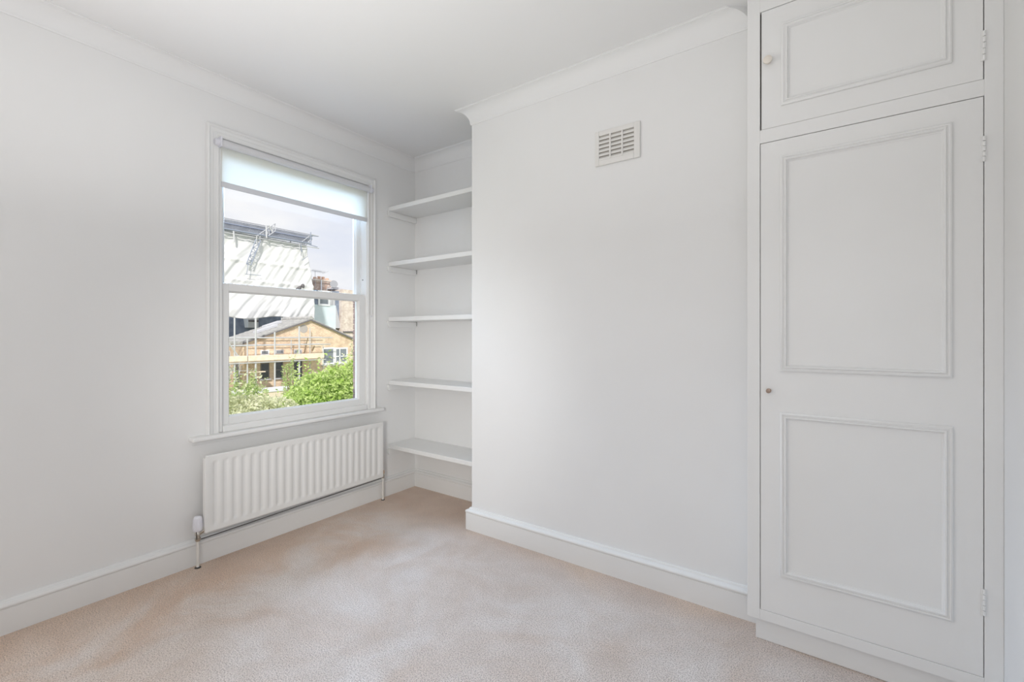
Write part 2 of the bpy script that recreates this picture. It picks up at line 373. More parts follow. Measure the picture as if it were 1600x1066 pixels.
# ------------------------------------------------------------------ roller blind
bl = thing('roller_blind', (-2.925, 1.70, 2.43), 'half raised white roller blind at the top of the sash window', 'blind')
build('roller', MB().lathe((-2.922, 1.180, 2.428), (0, 1, 0), [(0, .020), (.001, .0225), (1.043, .0225), (1.044, .020)], 24), M['blind_hem'], bl, smooth=True)
build('fabric', MB().box(-2.9415, -2.9405, 1.190, 2.216, 2.205, 2.43), M['blind'], bl)
build('bottom_bar', MB().box(-2.946, -2.937, 1.190, 2.217, 2.176, 2.209), M['blind_hem'], bl, bevel=.003)
for ya, yb in ((1.150, 1.181), (2.2235, 2.258)):
    br_ = build('bracket', MB().box(-2.947, -2.896, ya+.022 if ya < 1.5 else ya, yb if ya < 1.5 else ya+.008, 2.402, 2.458).lathe((-2.922, ya if ya < 1.5 else ya+.008, 2.428), (0, 1, 0), [(0, .017), (.003, .020), (.022, .020), (.025, .018)], 20), M['plastic'], bl, bevel=.0015)
mb = MB()
def bead(mb, c, r):
    x, y, z = c; mb.quadlist([(x+r, y, z), (x-r, y, z), (x, y+r, z), (x, y-r, z), (x, y, z+r), (x, y, z-r)],
        [(0, 2, 4), (2, 1, 4), (1, 3, 4), (3, 0, 4), (2, 0, 5), (1, 2, 5), (3, 1, 5), (0, 3, 5)])
za, zb_ = 1.462, 2.428
for yy in (2.2215, 2.2495):
    z = za
    while z < zb_: bead(mb, (-2.912, yy, z), .0020); z += .006
    mb.tube((-2.912, yy, za), (-2.912, yy, zb_), .0008, 5)
for i in range(7):
    a = PI*i/6; bead(mb, (-2.912, 2.2355 - .014*math.cos(a), za - .010*math.sin(a)), .002)
o = build('bead_chain', mb, M['chain'], bl); o['label'] = 'looped grey bead chain'
build('chain_joint', MB().lathe((-2.912, 2.2355, 1.445), (0, 1, 0), [(-.008, .002), (-.007, .004), (.007, .004), (.008, .002)], 10), M['plastic'], bl)

# ------------------------------------------------------------------ radiator
RY0, RY1, RZ0, RZ1, RF = 1.076, 2.300, .190, .622, -2.850
rd = thing('radiator', (-2.90, 1.69, 0), 'white fluted panel radiator below the window', 'radiator')
NR = 23; p = (RY1-RY0)/(NR+1)
ys = [RY0]
for i in range(NR):
    c = RY0 + p*(i+1)
    ys += [c-.0150, c-.0115, c-.0070, c, c+.0070, c+.0115, c+.0150]
ys.append(RY1)
def gd(y):                                      # rounded groove profile
    j = round((y-RY0)/p); 
    if j < 1 or j > NR: return 0
    u = abs(y-(RY0+p*j))
    return 0 if u > .0145 else (.0062 if u < .0075 else .0030 if u < .012 else 0)
zs = [RZ0+.004, RZ0+.030, RZ0+.036, RZ0+.043, RZ0+.052, RZ1-.052, RZ1-.043, RZ1-.036, RZ1-.030, RZ1-.004]
fz = [0, 0, .25, .8, 1, 1, .8, .25, 0, 0]
v = []; f = []
for z, a in zip(zs, fz):
    for y in ys: v.append((RF - gd(y)*a, y, z))
n = len(ys)
for i in range(len(zs)-1):
    for j in range(n-1): f.append((i*n+j, i*n+j+1, (i+1)*n+j+1, (i+1)*n+j))
mb = MB().quadlist(v, f)
# wrapped edges of the panel
mb.quadlist([(RF, RY0, zs[0]), (RF-.006, RY0-.003, RZ0+.004), (RF-.016, RY0-.003, RZ0+.004), (RF, RY0, zs[-1]), (RF-.006, RY0-.003, RZ1-.014), (RF-.016, RY0-.003, RZ1-.014)], [(0, 1, 4, 3), (1, 2, 5, 4)])
mb.quadlist([(RF, RY1, zs[0]), (RF-.006, RY1+.003, RZ0+.004), (RF-.016, RY1+.003, RZ0+.004), (RF, RY1, zs[-1]), (RF-.006, RY1+.003, RZ1-.014), (RF-.016, RY1+.003, RZ1-.014)], [(0, 1, 4, 3), (1, 2, 5, 4)])
mb.quadlist([(RF, RY0, zs[-1]), (RF, RY1, zs[-1]), (RF-.004, RY1, RZ1), (RF-.004, RY0, RZ1), (RF-.015, RY1, RZ1), (RF-.015, RY0, RZ1)], [(0, 1, 2, 3), (3, 2, 4, 5)])
mb.quadlist([(RF, RY0, zs[0]), (RF, RY1, zs[0]), (RF-.004, RY1, RZ0), (RF-.004, RY0, RZ0), (RF-.015, RY1, RZ0), (RF-.015, RY0, RZ0)], [(0, 3, 2, 1), (3, 5, 4, 2)])
build('front_panel', mb, M['rad'], rd, smooth=True)
build('back_panel', MB().box(RF-.034, RF-.016, RY0-.003, RY1+.003, RZ0+.003, RZ1-.014), M['rad'], rd, bevel=.004)
mb = MB()
y = RY0+.03
while y < RY1-.03:
    mb.box(RF-.060, RF-.035, y, y+.0015, RZ0+.03, RZ1-.03); mb.box(RF-.062, RF-.060, y, y+.018, RZ0+.03, RZ1-.03); y += .034
o = build('convector_fins', mb, M['rad'], rd); o['kind'] = 'stuff'
for y in (RY0+.18, RY1-.2):
    build('wall_bracket', MB().box(AX+.001, RF-.034, y, y+.03, RZ0+.03, RZ1-.06), M['rad'], rd, bevel=.002)
# left thermostatic valve
vy, vx = 1.050, -2.885
tv = build('thermostatic_valve', MB().lathe((vx, vy, .150), (0, 0, 1), [(0, .011), (.006, .014), (.016, .014), (.018, .010), (.030, .010), (.034, .015), (.048, .015), (.052, .012), (.056, .012)], 18)
           .tube((vx, vy, .186), (RF-.012, RY0+.01, .214), .0095, 12), M['chrome'], rd, smooth=True)
hd = MB().lathe((vx, vy, .206), (0, 0, 1), [(0, .020), (.004, .0235), (.020, .0245), (.045, .0225), (.070, .0205), (.078, .0185), (.083, .013), (.084, .004)], 24)
for i in range(12):
    a = 2*PI*i/12; c_, s_ = math.cos(a), math.sin(a)
    hd.tube((vx+.0235*c_, vy+.0235*s_, .228), (vx+.0205*c_, vy+.0205*s_, .276), .0022, 6)
o = build('thermostat_head', hd, M['plastic'], tv, smooth=True); o['label'] = 'white ribbed thermostat head'
build('collar', MB().lathe((RF-.030, RY0-.004, .214), (0, 1, 0), [(-.004, .010), (0, .013), (.012, .013), (.016, .010)], 6), M['chrome'], tv)
build('spindle', MB().tube((vx+.016, vy-.012, .165), (vx+.016, vy-.012, .215), .0022, 6), M['dark'], tv)
build('pipe', MB().tube((vx, vy, .001), (vx, vy, .155), .0078, 14), M['pipe'], rd, smooth=True)
build('pipe_collar', MB().lathe((vx, vy, .001), (0, 0, 1), [(0, .016), (.003, .015), (.006, .009)], 16), M['dark'], rd)
# right lockshield valve
ry, rx = 2.322, -2.880
lv = build('lockshield_valve', MB().lathe((rx, ry, .175), (0, 0, 1), [(0, .009), (.004, .012), (.020, .012), (.026, .009), (.036, .009)], 16)
           .tube((rx, ry, .200), (RF-.020, RY1-.006, .214), .0075, 10), M['chrome'], rd, smooth=True)
o = build('valve_cap', MB().lathe((rx, ry, .208), (0, 0, 1), [(0, .011), (.003, .013), (.022, .012), (.026, .008)], 16), M['cap'], lv, smooth=True); o['label'] = 'tan valve cap'
build('pipe', MB().tube((rx, ry, .001), (rx, ry, .180), .0078, 14), M['pipe'], rd, smooth=True)
build('pipe_collar', MB().lathe((rx, ry, .001), (0, 0, 1), [(0, .014), (.003, .013), (.005, .009)], 16), M['dark'], rd)
o = build('dark_line', MB().tube((-2.897, vy+.004, .1500), (-2.897, ry-.004, .1690), .0026, 6), M['dark'], rd); o['label'] = 'thin dark line running between the two valves'  # thin dark rod from valve to valve along the skirting top

# ------------------------------------------------------------------ alcove shelves
names5 = ['topmost', 'second from the top', 'third from the top', 'fourth from the top', 'lowest']
extra = ['nearest the ceiling', 'seen from below', 'seen edge on', 'its top just showing', 'above the skirting board']
for i, zt in enumerate((2.344, 1.894, 1.446, .930, .408)):
    sh = thing('alcove_shelf', ((AX+BX)/2, 2.58, zt), 'white painted alcove shelf, %s of five, %s' % (names5[i], extra[i]), 'shelf', 'alcove shelves')
    th_ = .034
    build('shelf_board', MB().box(AX+.001, BX-.001, 2.432, AB-.001, zt-th_, zt), M['wood'], sh, bevel=.0035, seg=3)
    zb0 = zt-th_
    for (xa, xb) in ((AX+.001, AX+.021), (BX-.021, BX-.001)):
        build('side_batten', MB().prism([(2.418, zb0-.001), (2.418, zb0-.030), (2.428, zb0-.046), (AB-.002, zb0-.046), (AB-.002, zb0-.001)], 'x', xa, xb), M['wood'], sh, bevel=.002)
    if i in (1, 2):
        build('shelf_hook', MB().tube((AX+.030, AB-.010, zb0-.035), (AX+.030, AB-.010, zb0), .002, 6), M['dark'], sh)

# ------------------------------------------------------------------ air vent
vt = thing('wall_vent', (-.94, BR, 2.325), 'small white louvred plastic air vent high on the chimney breast', 'vent')
vx0, vx1, vz0, vz1 = -1.066, -.813, 2.232, 2.422
c0, c1, e0, e1 = -1.043, -.846, 2.262, 2.396
bar = .009; cw = (c1-c0-2*bar)/3
mb = MB(); pf, pb = BR-.012, BR-.004
mb.box(vx0, c0, pf, BR, vz0, vz1); mb.box(c1, vx1, pf, BR, vz0, vz1)
mb.box(c0, c1, pf, BR, vz0, e0); mb.box(c0, c1, pf, BR, e1, vz1)
build('vent_frame', mb, M['vent'], vt, bevel=.003)
build('backing', MB().box(c0, c1, BR-.002, BR-.0005, e0, e1), M['vent_back'], vt)
for i in range(2):
    x = c0 + cw*(i+1) + bar*i; build('mullion', MB().box(x, x+bar, pf-.001, BR-.001, e0, e1), M['vent'], vt, bevel=.001)
n = 6; st = (e1-e0)/n; sl = None
for c in range(3):
    for r in range(n):
        x = c0 + c*(cw+bar); z = e0 + r*st
        if sl is None:
            sl = build('slat', MB().prism([(BR-.0105, z+.001), (BR-.0085, z-.0005), (BR-.002, z+st*.72), (BR-.002, z+st*.72+.002), (BR-.0105, z+.0075)], 'x', x, x+cw), M['vent'], vt)
            b0 = (x, z)
        else:
            d = sl.copy(); C.objects.link(d); d.parent = vt; d.location = (x-b0[0], 0, z-b0[1])

# ------------------------------------------------------------------ built-in cupboard
CY = 2.165
cb = thing('built_in_cupboard', (.09, 2.42, 0), 'tall white built in cupboard with a large lower door and small upper door', 'cupboard')
X0, X1, D0, D1 = -.291, RX-.0002, -.2435, .425
zk, zl0, zl1, zu0, zu1 = .098, .141, 2.109, 2.165, 2.664
mb = MB()
yb = CY+.022
mb.box(X0, D0, CY, yb, zk, CZ-.001); mb.box(D1, X1, CY, yb, zk, CZ-.001)
mb.box(D0, D1, CY, yb, zk, zl0); mb.box(D0, D1, CY, yb, zl1, zu0); mb.box(D0, D1, CY, yb, zu1, CZ-.001)
build('face_frame', mb, M['wood'], cb, bevel=.0012)
build('plinth', MB().box(-.262, X1, 2.192, 2.212, .001, zk-.0005).box(-.262, -.254, 2.212, BR+.03, .001, zk-.0005), M['wood'], cb, bevel=.001)
mb = MB()
mb.box(-.253, -.236, yb+.03, AB-.002, .10, CZ-.002); mb.box(X1-.018, X1, yb+.03, AB-.002, .10, CZ-.002)
mb.box(-.235, X1-.018, 2.30, AB-.01, zk, zk+.02); mb.box(-.235, X1-.018, AB-.02, AB-.004, zk, CZ-.002)
build('carcass', mb, M['shadow_core'], cb)
build('filler', MB().box(X0+.004, -.2565, yb, BR-.0005, .15, CZ-.01), M['wood'], cb)
build('gap_shade_sheet', MB().box(D0-.012, D1+.012, yb+.001, yb+.004, zl0-.012, zl1+.012).box(D0-.012, D1+.012, yb+.001, yb+.004, zu0-.012, zu1+.012), M['shadow_core'], cb)  # dark sheets behind both doors, colouring their gaps as shade
PM = [(0, 0), (0, .006), (.003, .009), (.007, .0105), (.010, .009), (.0105, .0065), (.014, .0065), (.017, .0115), (.021, .0115), (.0235, .008), (.025, .004), (.029, .002), (.029, 0)]
def door(z0, z1, lb, panels, gl, gt, gb, gr, hinges):
    d = build('cupboard_door', MB().box(D0+gl, D1-gr, CY+.001, yb, z0+gb, z1-gt), M['wood'], cb, bevel=.0012); d['label'] = lb
    for (a, b_, c, e) in panels:
        build('panel_moulding', MB().frame('y', CY+.001, a, b_, c, e, PM, sgn=-1), M['wood'], d, smooth=True)
    for (c, e) in hinges:
        mb = MB().box(D1-.0085, D1-.0012, CY-.0012, CY+.0008, c, e).box(D1-.0008, D1+.0075, CY-.0012, CY+.0008, c, e)
        n = 5; h = (e-c)/n
        for i in range(n): mb.lathe((D1-.001, CY-.003, c+h*i+.0008), (0, 0, 1), [(0, .003), (.001, .0042), (h-.0026, .0042), (h-.0016, .003)], 10)
        build('hinge', mb, M['wood'], d)
    return d
dl = door(zl0, zl1, 'large lower door with two moulded panels', [(-.170, .346, 1.150, 2.040), (-.170, .348, .304, .981)], .0022, .0022, .0010, .0020, [(.352, .442), (1.885, 1.972)])
du = door(zu0, zu1, 'small upper door with one moulded panel', [(-.166, .345, 2.246, 2.586)], .0055, .0025, .0012, .0024, [(2.226, 2.328)])
o = build('knob', MB().lathe((-.213, CY+.001, 2.444), (0, -1, 0), [(0, .009), (.002, .010), (.006, .007), (.012, .008), (.016, .015), (.021, .0175), (.026, .0165), (.030, .011), (.031, .004)], 24), M['knob'], du, smooth=True); o['label'] = 'round cream knob'
o = build('knob', MB().lathe((-.211, CY+.001, 1.067), (0, -1, 0), [(0, .010), (.0015, .010), (.002, .006), (.010, .0055), (.012, .009), (.018, .0095), (.020, .008), (.0205, .003)], 8), M['brass'], dl); o['label'] = 'small dull bronze knob'

# ================================================================== outdoors
cs, sn = math.cos(TH), math.sin(TH)
def at(px, py, x):
    k = (px-800)/F; d = x/(k*cs - sn); return Vector((x, d*(k*sn+cs), EYE + (HOR-py)*d/F))
GZ = -2.9
tag(build('garden_ground', MB().box(-60, -3.3, -15, 60, GZ-.3, GZ), M['grass']), 'green garden ground below the window', kind='structure')

# brick outrigger of the own house at the right edge of the window
ow = thing('brick_outrigger', (-4.4, 4.2, GZ), 'dark brick side wall seen as a sliver at the right edge of the lower pane', 'building')
yc = 3.912
build('wall_core', MB().box(-5.49, -3.27, yc+.012, yc+.6, GZ, 3.4), M['mortar'], ow)
mb = MB(); r = 0; z = GZ+.005
while z < 3.35:
    x = -5.5 + (.1125 if r % 2 else 0)
    if r % 2: mb.box(-5.5, -5.5+.1025, yc+random.uniform(-.002, .002), yc+.10, z, z+.065)
    while x < -3.4:
        mb.box(x, x+.215, yc+random.uniform(-.003, .003), yc+.10, z, z+.065); x += .225
    y = yc + .11
    while y < yc+.5: mb.box(-5.5+random.uniform(-.003, .003), -5.45, y, y+.215, z, z+.065); y += .225
    z += .075; r += 1
o = build('brick', mb, M['dark_brick'], ow); o['kind'] = 'stuff'

# --- brick extension with gable
EX = -28.0
ex = thing('brick_extension', (EX-2.5, 16, GZ), 'low yellow brick extension with a shallow gable and dark windows', 'building')
pk = at(484.5, 501, EX); le = at(382, 536.5, EX); re_ = at(575, 541.5, EX)
build('gable_wall', MB().prism([(le.y, GZ), (re_.y, GZ), (re_.y, re_.z), (pk.y, pk.z), (le.y, le.z)], 'x', EX-.25, EX), M['stock_brick'], ex)
build('side_wall', MB().box(EX-3.3, EX-.25, le.y, le.y+.25, GZ, le.z-.02), M['stock_brick_shaded'], ex)
def slope(a, b, x0, x1, t, over=.12):
    d = (b-a); d.x = 0
    return [(a.y, a.z), (b.y, b.z), (b.y, b.z+t), (a.y, a.z+t)]
for a, b_ in ((le + (le-pk)*.04, pk), (pk, re_)):
    rf = build('roof_slope', MB().prism(slope(a, b_, 0, 0, .13), 'x', EX-3.3, EX+.12), M['grey_tile'], ex)
    build('verge', MB().prism(slope(a, b_, 0, 0, .08), 'x', EX+.12, EX+.16), M['tile_edge'], rf)
    # tile courses as real steps on the slope
    mb = MB(); dv = (b_-a); L_ = math.hypot(dv.y, dv.z); nn = int(L_/.33)
    for i in range(nn):
        p0 = a + dv*(i/nn); p1 = a + dv*((i+1)/nn)
        up = 1 if a.z < b_.z else -1
        lo, hi = (p0, p1) if up > 0 else (p1, p0)
        mb.prism([(lo.y, lo.z+.13), (hi.y, hi.z+.13), (hi.y, hi.z+.135), (lo.y, lo.z+.165)], 'x', EX-3.3, EX+.12)
    o = build('roof_tiles', mb, M['grey_tile'], rf); o['kind'] = 'stuff'
build('ridge', MB().tube((EX-3.3, pk.y, pk.z+.16), (EX+.14, pk.y, pk.z+.16), .13, 10), M['grey_tile'], ex)
# raised kerbs / rooflights on the left slope
for (a0, a1, xa, xb) in ((.30, .62, -29.6, -29.1), (.55, .80, -30.6, -30.0)):
    p0, p1 = le.lerp(pk, a0), le.lerp(pk, a1)
    o = build('rooflight', MB().prism([(p0.y, p0.z+.15), (p1.y, p1.z+.15), (p1.y, p1.z+.30), (p0.y, p0.z+.30)], 'x', xa, xb), M['lead'], ex, bevel=.01)
def ext_window(x0, y0, x1, y1, gm, fm=None, bars=(), name='window', ex=ex, X=EX, fw=.06, sill=True):
    a = at(x0, y1, X); b = at(x1, y0, X); y0_, y1_, z0_, z1_ = a.y, b.y, a.z, b.z
    w_ = build(name, MB().box(X-.02, X+.03, y0_, y0_+fw, z0_, z1_).box(X-.02, X+.03, y1_-fw, y1_, z0_, z1_).box(X-.02, X+.03, y0_+fw, y1_-fw, z0_, z0_+fw).box(X-.02, X+.03, y0_+fw, y1_-fw, z1_-fw, z1_), fm or M['tile_edge'], ex)
    build('pane', MB().box(X+.001, X+.010, y0_+fw, y1_-fw, z0_+fw, z1_-fw), gm, w_)
    for kind, t_ in bars:
        if kind == 'h': zz = z0_+(z1_-z0_)*t_; build('glazing_bar', MB().box(X+.01, X+.03, y0_+fw, y1_-fw, zz-.03, zz+.03), fm or M['tile_edge'], w_)
        else: yy = y0_+(y1_-y0_)*t_; build('glazing_bar', MB().box(X+.01, X+.03, yy-.03, yy+.03, z0_+fw, z1_-fw), fm or M['tile_edge'], w_)
    if sill: build('window_ledge', MB().box(X, X+.12, y0_-.06, y1_+.06, z0_-.08, z0_), M['lead'], w_)
    return w_
ext_window(407, 547, 420.5, 560, M['grey_glass'], M['white_frame'], [('h', .45)], sill=False)
ext_window(430.5, 546.5, 443, 553.5, M['grey_glass'], M['lead'], sill=False)
ext_window(459, 546, 471.5, 553, M['grey_glass'], M['lead'], sill=False)
ext_window(407, 567, 420.5, 592.5, M['dark_glass'], None, [('h', .5)])
ext_window(429.5, 565, 442, 591, M['dark_glass'], None, [('h', .5)])
ext_window(459, 562, 472, 596, M['dark_glass'], None, [('h', .45)])
o = ext_window(503.5, 543, 522.5, 570, M['grey_glass'], M['white_frame'], fw=.10)
ext_window(523, 543, 543, 568.5, M['grey_glass'], M['white_frame'], [('h', .45), ('v', .38)], fw=.10)
# door and window on the shaded side of the extension
for (xa, xb, za_, zb2) in ((-29.2, -28.6, -2.0, .1), (-30.6, -29.8, -1.6, .35)):
    dd = build('side_window', MB().box(xa, xb, le.y-.03, le.y+.02, za_, zb2), M['lead'], ex)
    build('pane', MB().box(xa+.07, xb-.07, le.y-.04, le.y-.03, za_+.07, zb2-.07), M['dark_glass'], dd)
# round patch of repaired brick in the gable
c_ = at(474.5, 514, EX)
build('mortar_patch', MB().lathe(tuple(c_), (1, 0, 0), [(0, .28), (.012, .26)], 14), M['mortar'], ex)
# low wall with coping in front
lw = thing('garden_wall', (-26.2, 14, GZ), 'low sandy garden wall with pale grey coping in front of the extension', 'wall')
a, b_ = at(395, 608, -26.2), at(500, 604, -26.2)
build('coping', MB().box(-26.5, -26.0, a.y-1, b_.y, -1.95, -1.72), M['render'], lw, bevel=.02)
build('wall_face', MB().box(-26.45, -26.05, a.y-1, b_.y, GZ, -1.95), M['sand'], lw)

# --- terraced house under repair behind the sheeting
MX = -34.0
th = thing('terraced_house', (MX-2, 12, GZ), 'dark slate roofed terraced house mostly hidden behind white sheeting', 'building')
ya, yb_ = 2.0, at(489, 500, MX).y
build('rear_wall', MB().box(MX-5, MX-.1, ya, yb_, GZ, .6), M['stock_brick'], th)
build('slate_roof', MB().prism([(MX, .55), (MX-1.6, 5.4), (MX-5, 5.6), (MX-5, .55)], 'y', ya, yb_), M['slate'], th)
# small lead topped dormer between slates
a, b_ = at(388, 512, MX+.1), at(404, 496, MX+.1)
dm = build('dormer', MB().box(MX-1.2, MX+.1, a.y, b_.y, a.z, b_.z), M['render'], th)
build('dormer_roof', MB().box(MX-1.2, MX+.2, a.y-.1, b_.y+.1, b_.z-.02, b_.z+.12), M['grey_tile'], dm)
build('dormer_band', MB().box(MX+.1, MX+.13, a.y, b_.y, (a.z+b_.z)/2+.04, (a.z+b_.z)/2+.16), M['tile_edge'], dm)

# --- scaffold with sheeting and temporary roof
SX = -31.6
sc_ = thing('sheeted_scaffold', (SX, 11, GZ), 'tall scaffold wrapped in wrinkled white sheeting under a temporary grey roof', 'scaffold')
# sheet: grid in (along, down) with folds
rng = random.Random(3)
nu, nv = 150, 70
lt, lbm = at(335, 356, SX), at(335, 495.5, SX)
def edge(t):   # right edge in pixels, top to bottom
    pts = [(0, 478, 383), (.25, 485, 418), (.75, 492, 478), (1, 491.5, 498)]
    for (t0, x0, y0), (t1, x1, y1) in zip(pts, pts[1:]):
        if t <= t1: u = (t-t0)/(t1-t0); return at(x0+(x1-x0)*u, y0+(y1-y0)*u, SX)
    return at(491.5, 498, SX)
v = []; f = []
ztop, zbot = lt.z, lbm.z
for j in range(nv+1):
    t_ = j/nv; R = edge(t_); Lf = Vector((SX, lt.y-1.0, ztop+(zbot-ztop)*t_))
    for i in range(nu+1):
        u = i/nu; P_ = Lf.lerp(R, u); y, z = P_.y, P_.z
        dx = .045*math.sin(4.6*(y - .75*z) + 1.3*math.sin(.9*z)) * (.15+.85*math.sin(.9*y+1.7*math.sin(.8*z)+.6)**2) + .026*math.sin(9*(y-.6*z)+2*math.sin(1.1*y)) + .012*math.sin(17*(y-.9*z)+2*math.sin(2.3*z))
        dx += .06*math.exp(-((z-6.2)/.10)**2) + .06*math.exp(-((z-4.9)/.10)**2) + .05*math.sin(2.1*y)*math.sin(1.7*z)
        dx -= .25*max(0, t_-.9)*10*abs(math.sin(1.1*y))*.5
        zz = z + (0 if t_ < .8 else (t_-.8)*5*.10*math.sin(1.6*y+.5))
        v.append((SX+dx, y, zz))
n = nu+1
for j in range(nv):
    for i in range(nu): f.append((j*n+i, j*n+i+1, (j+1)*n+i+1, (j+1)*n+i))
o = build('sheeting', MB().quadlist(v, f), M['sheet'], sc_, smooth=True)
md = o.modifiers.new('solid', 'SOLIDIFY'); md.thickness = .01
# lower skirt of sheeting with hanging folds
# return sheet round the far end
a = edge(0); b_ = edge(1)
build('sheeting', MB().quadlist([(SX, a.y, a.z), (SX-2.4, a.y+.4, a.z+.2), (SX-2.4, b_.y+.1, b_.z), (SX, b_.y, b_.z)], [(0, 1, 2, 3)]), M['sheet'], sc_)
# temporary roof sheets
lo0, hi0 = at(335, 354, SX+.2), at(335, 340.5, SX-2.6)
lo1, hi1 = at(478, 383, SX+.2), at(489, 368.5, SX-2.6)
zl_, zh_ = (lo0.z+lo1.z)/2, (hi0.z+hi1.z)/2
ns = 12
for i in range(ns):
    u0, u1 = i/ns, (i+1)/ns-.0004
    p = [lo0.y+(lo1.y-lo0.y)*u0, lo0.y+(lo1.y-lo0.y)*u1, hi0.y+(hi1.y-hi0.y)*u0, hi0.y+(hi1.y-hi0.y)*u1]
    mb = MB(); v = []; f = []; kk = 12
    for j in range(kk+1):
        t_ = j/kk; hh = .035 if j % 2 else 0
        v += [(SX+.2, p[0]+(p[1]-p[0])*t_, zl_+hh), (SX-2.6, p[2]+(p[3]-p[2])*t_, zh_+hh)]
    for j in range(kk): f.append((2*j, 2*j+2, 2*j+3, 2*j+1))
    mb.quadlist(v, f)
    o = build('roof_sheet', mb, M['roof_metal'], sc_); md = o.modifiers.new('solid', 'SOLIDIFY'); md.thickness = .03
T = lambda *a, r=.035, m='tube', par=None, nm='scaffold_tube': build(nm, MB().tube(a[0], a[1], r, 6), M[m], par or sc_)
T((SX+.3, lo0.y, zl_+.05), (SX+.3, lo1.y+.3, zl_+.05), r=.05, m='tube_blue')
T((SX-1.2, lo0.y, (zl_+zh_)/2+.10), (SX-1.2, (lo1.y+hi1.y)/2+.2, (zl_+zh_)/2+.10), r=.05, m='tube_blue')
T((SX-2.6, hi0.y, zh_+.10), (SX-2.6, hi1.y+.5, zh_+.10), r=.05)
T((SX+.25, lo0.y, zl_-.18), (SX+.25, lo1.y+1.0, zl_-.18), r=.035)
def lattice(name, a, b, w_, n, r, m, par=sc_):
    a, b, w_ = Vector(a), Vector(b), Vector(w_); mb = MB()
    mb.tube(a, b, r, 6); mb.tube(a+w_, b+w_, r, 6)
    for i in range(n+1):
        p0 = a.lerp(b, i/n); mb.tube(p0, p0+w_, r*.7, 5)
        if i < n: mb.tube(p0+(w_ if i % 2 else w_*0), a.lerp(b, (i+1)/n)+(w_*0 if i % 2 else w_), r*.6, 5)
    return build(name, mb, M[m], par)
# lattice beams: one leaning on the sheet, two standing over the roof
lattice('lattice_beam', at(400, 374, SX+.35), at(385, 412.5, SX+.35), at(407, 376, SX+.35)-at(400, 374, SX+.35), 6, .035, 'tube_blue')
T(at(388, 412, SX+.35), at(385.5, 428, SX+.35), r=.02, m='tube_blue')
lattice('lattice_beam', at(401, 369, SX+.4), at(430, 349, SX-.6), Vector((0, 0, -.55)), 6, .030, 'tube')
lattice('lattice_beam', at(468, 381, SX+.3), at(487, 366, SX-1.6), Vector((0, 0, -.5)), 5, .030, 'tube')
T(at(416, 352, SX+.4), at(416.5, 372, SX+.4), r=.05); T(at(420, 352, SX+.4), at(425, 362, SX+.4), r=.04)
T(at(483, 368, SX+.3), at(497, 369.5, SX+.3), r=.03, m='tube_blue'); T(at(482, 382, SX+.3), at(496, 386, SX+.3), r=.03, m='tube_blue')
T(at(485.5, 363, SX+.3), at(486, 384, SX+.3), r=.035, m='tube_blue')
T(at(470, 383, SX+.3), at(471.5, 394, SX+.3), r=.03, m='tube_blue')
T(at(365, 361, SX+.3), at(366, 378, SX+.3), r=.05)
T(at(472, 407, SX+.3), at(480, 401, SX+.3), r=.02, m='tube_blue')
T(at(383, 428.5, SX+.25), at(408, 430.5, SX+.25), r=.02, m='tube_blue')
# dark spotlights near the meeting rail
build('lamp', MB().lathe(at(466, 450, SX+.3), (1, .4, 0), [(0, .10), (.15, .16), (.2, .10)], 10).lathe(at(471, 447, SX+.3), (1, .4, 0), [(0, .10), (.15, .17), (.2, .10)], 10).tube(at(463, 451, SX+.3), at(473, 448, SX+.3), .05, 6), M['tile_edge'], sc_)
# standards carrying the sheeted scaffold down to the ground
for px in (345, 366, 400, 440, 478):
    p_ = at(px, 495, SX-.15); T((SX-.15, p_.y, GZ), (SX-.15, p_.y, zl_-.3), r=.04)
    T((SX-2.3, p_.y, 5.6 if px > 0 else 0), (SX-2.3, p_.y, zh_-.3), r=.04)

# --- working scaffold before the extension
FX = -27.0
fs = thing('tube_scaffold', (FX, 14, GZ), 'open tube scaffold with timber boards in front of the brick extension', 'scaffold')
for px, yt, r_ in ((399.5, 497, .055), (429.3, 519, .05), (467.5, 510, .055), (366.5, 497, .045), (386.5, 530, .04)):
    p_ = at(px, yt, FX); T((FX, p_.y, GZ), tuple(p_), r=r_, par=fs)
for px, yt, yb2 in ((484.3, 512, 551), (455, 531, 552), (505, 540, 556)):
    p_ = at(px, yt, FX-.7); q_ = at(px, yb2, FX-.7); T((FX-.7, p_.y, GZ), tuple(p_), r=.03, par=fs)
for y_, x_end in ((528, 520), (539.5, 517)):
    a = at(350, y_, FX); b_ = at(x_end, y_, FX); z_ = at(430, y_, FX).z
    T((FX-.05, a.y-1, z_), (FX-.05, b_.y, z_), r=.035, par=fs)
    T((FX-.8, a.y-1, z_+.02), (FX-.8, b_.y-.3, z_+.02), r=.03, par=fs)
T(at(356, 534, FX+.05), at(373, 558, FX+.05), r=.04, par=fs)
T(at(481, 528, FX+.05), at(475, 552, FX-.6), r=.03, m='bark', par=fs)
T(at(491, 541, FX+.05), at(488, 548, FX-.2), r=.05, m='bark', par=fs)
a, b_ = at(345, 560, FX), at(506, 555, FX)
for i, (z0_, z1_) in enumerate(((-.18, .02), (.02, .13))):
    n_ = 3
    for j in range(n_):
        ya_, yb3 = a.y-1+(b_.y-a.y+1)*j/n_, a.y-1+(b_.y-a.y+1)*(j+1)/n_-.05
        build('toe_board', MB().box(FX+.08+.01*j, FX+.12+.01*j, ya_, yb3, z0_+.003, z1_), M['plank'], fs, bevel=.005)
for k_ in range(5):
    n_ = 3
    for j in range(n_):
        ya_, yb3 = a.y-1+(b_.y-a.y+1)*j/n_, a.y-1+(b_.y-a.y+1)*(j+1)/n_-.04
        build('board', MB().box(FX+.06-.2*(k_+1)+.01, FX+.06-.2*k_, ya_, yb3, -.24, -.20), M['plank'], fs)
